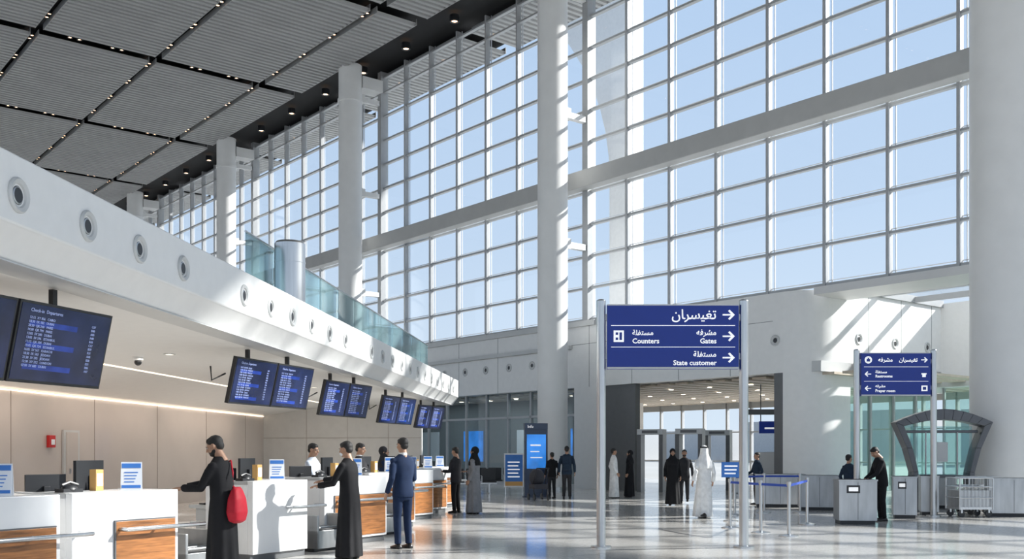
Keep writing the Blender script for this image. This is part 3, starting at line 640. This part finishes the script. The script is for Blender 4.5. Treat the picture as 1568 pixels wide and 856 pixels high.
e=person('man_in_black_thobe',-3.27,11.45,78,1.70,'thobe',CB,rw=(.10,.50,1.17),lw=(-.14,.42,1.16),pitch=18,yaw=8,lean=6,beard=True,vox=.014)
b=MB(); b.loft([ring(-.02,-.19,z_,rx,ry,f,k=5) for z_,rx,ry,f in [(.72,.05,.04,0),(.75,.13,.08,.03),(.85,.16,.10,.04),(1.0,.14,.085,.05),(1.1,.10,.05,.05),(1.14,.06,.03,0)]])
b.tube([(-.1,-.19,1.1),(-.05,-.15,1.3),(.08,-.06,1.45),(.16,.05,1.39),(.14,.13,1.25),(.02,-.14,1.12)],[.014]*6,8)
finalize(b,'red_shoulder_bag',CRed,e,.012,2)
person('man_in_black_thobe',-2.28,14.2,70,1.66,'thobe',CB,rw=(.12,.50,1.18),lw=(-.2,.40,1.10),pitch=8,lean=4,mask=True,vox=.015)
person('man_in_blue_suit',-1.70,15.75,38,1.73,'suit',CN,CN,rw=(.17,.28,1.02),pitch=6,yaw=8,shirt=CWh,vox=.014)
person('check_in_agent',-3.50,17.75,-105,1.66,'suit',CLB,CR,rw=(.15,.38,1.05),lw=(-.15,.38,1.05),pitch=12)
person('check_in_agent',-2.95,19.6,-100,1.68,'suit',CR,CR,rw=(.15,.38,1.05),lw=(-.15,.38,1.05),pitch=12,shirt=CWh)
person('check_in_agent',-2.75,21.8,-90,1.62,'suit',CN,CR,rw=(.15,.38,1.05),lw=(-.15,.38,1.05),head='hijab',headcol=CR,sex='f')
person('man_in_dark_jacket',px(698,25),25,60,1.63,'suit',CR,CB,rw=(.12,.33,1.1),lw=(-.12,.33,1.1),pitch=12)
person('woman_in_grey_abaya',px(726,24.6),24.6,70,1.63,'abaya',CG,sex='f',head='hijab',headcol=CB,rw=(.1,.25,1.1))
person('traveller_in_black_jacket',px(845,32.9),32.9,20,1.50,'suit',CB,CR)
e=person('man_with_backpack',px(868,32.4),32.4,-5,1.70,'suit',CDB,CR); backpack(e,CDB)
person('man_in_white_thobe',px(940,33),33,-80,1.63,'thobe',CWh,shirt=CWh)
person('woman_in_black_abaya',px(964,33.5),33.5,80,1.56,'abaya',CB,sex='f',head='hijab')
person('woman_in_black_abaya',px(1030,28.6),28.6,175,1.60,'abaya',CB,sex='f',head='hijab',stride=.5)
person('traveller_in_black_jacket',px(1048,29.6),29.6,170,1.58,'suit',CR,CR,stride=.5,beard=True)
person('man_in_white_ghutra',px(1078,23.0),23.0,12,1.64,'thobe',CWh,head='ghutra',stride=.7,rw=(.30,.16,.88),lw=(-.32,-.10,.9))
person('security_officer',px(1159,28.9),28.9,100,1.50,'suit',CDB,CR,rw=(.12,.33,1.0),head='hair')
person('man_in_black_jacket',px(1350,22.0),22.0,95,1.64,'suit',CB,CB,rw=(.08,.38,.98),lw=(-.12,.40,.98),pitch=28,lean=10)
person('security_officer',px(1300,24.2),24.2,-60,1.45,'suit',CDB,CR,rw=(.12,.33,1.0),head='hair')
# ---------------------------------------------------------------- lights / world
w=D.worlds.new('sky'); C.scene.world=w; w.use_nodes=True; nt=w.node_tree; n=nt.nodes; l=nt.links
bg=n['Background']; tc=n.new('ShaderNodeTexCoord'); sp=n.new('ShaderNodeSeparateXYZ'); l.new(tc.outputs['Generated'],sp.inputs[0])
r=n.new('ShaderNodeValToRGB'); l.new(sp.outputs['Z'],r.inputs[0])
r.color_ramp.elements[0].position=0; r.color_ramp.elements[0].color=(.72,.82,.92,1); r.color_ramp.elements[1].position=.6; r.color_ramp.elements[1].color=(.42,.59,.85,1)
q=r.color_ramp.elements.new(.22); q.color=(.56,.70,.89,1)
l.new(r.outputs[0],bg.inputs[0]); bg.inputs[1].default_value=1.02
s=D.lights.new('sun','SUN'); s.energy=9.0; s.angle=math.radians(1.2); s.color=(1,.965,.91); so=D.objects.new('sun',s); C.collection.objects.link(so)
az=math.radians(80); el=math.radians(31); dv=Vector((math.sin(az)*math.cos(el),math.cos(az)*math.cos(el),math.sin(el)))
so.rotation_euler=dv.to_track_quat('Z','Y').to_euler(); so.location=dv*60
def area(name,loc,sx,sy,e_,col,rot=(0,0,0)):
    a=D.lights.new(name,'AREA'); a.shape='RECTANGLE'; a.size=sx; a.size_y=sy; a.energy=e_; a.color=col; o=D.objects.new(name,a); C.collection.objects.link(o); o.location=loc; o.rotation_euler=rot
cr=Matrix.Rotation(RC,3,'Z')
for y in (12,18,24,30): area('cove_lamp',cr@Vector((-11.5,y,2.83)),.3,5.5,24,(1,.82,.68),(0,0,RC))
for y in (12,18,24,30): area('counter_lamp',cr@Vector((-8.0,y,3.17)),.3,3,12,(1,.93,.86),(0,0,RC))
# lamps over the shops behind the shopfront glazing
for u in (34,39,44): 
    p=H2W(u,30.4,3.95); area('shop_ceiling_lamp',p,2.5,.6,40,(.9,.96,1),(0,0,RH))
# ---------------------------------------------------------------- camera
cd=D.cameras.new('camera'); cd.sensor_width=36; cd.lens=1550/1568*36; cd.shift_y=(692-428)/1568; cd.clip_end=2000
co=D.objects.new('camera',cd); C.collection.objects.link(co); co.location=(0,0,1.5); co.rotation_euler=(math.pi/2,0,0); C.scene.camera=co
C.scene.view_settings.view_transform='Standard'
C.scene.view_settings.look='None'
C.scene.view_settings.exposure=.05
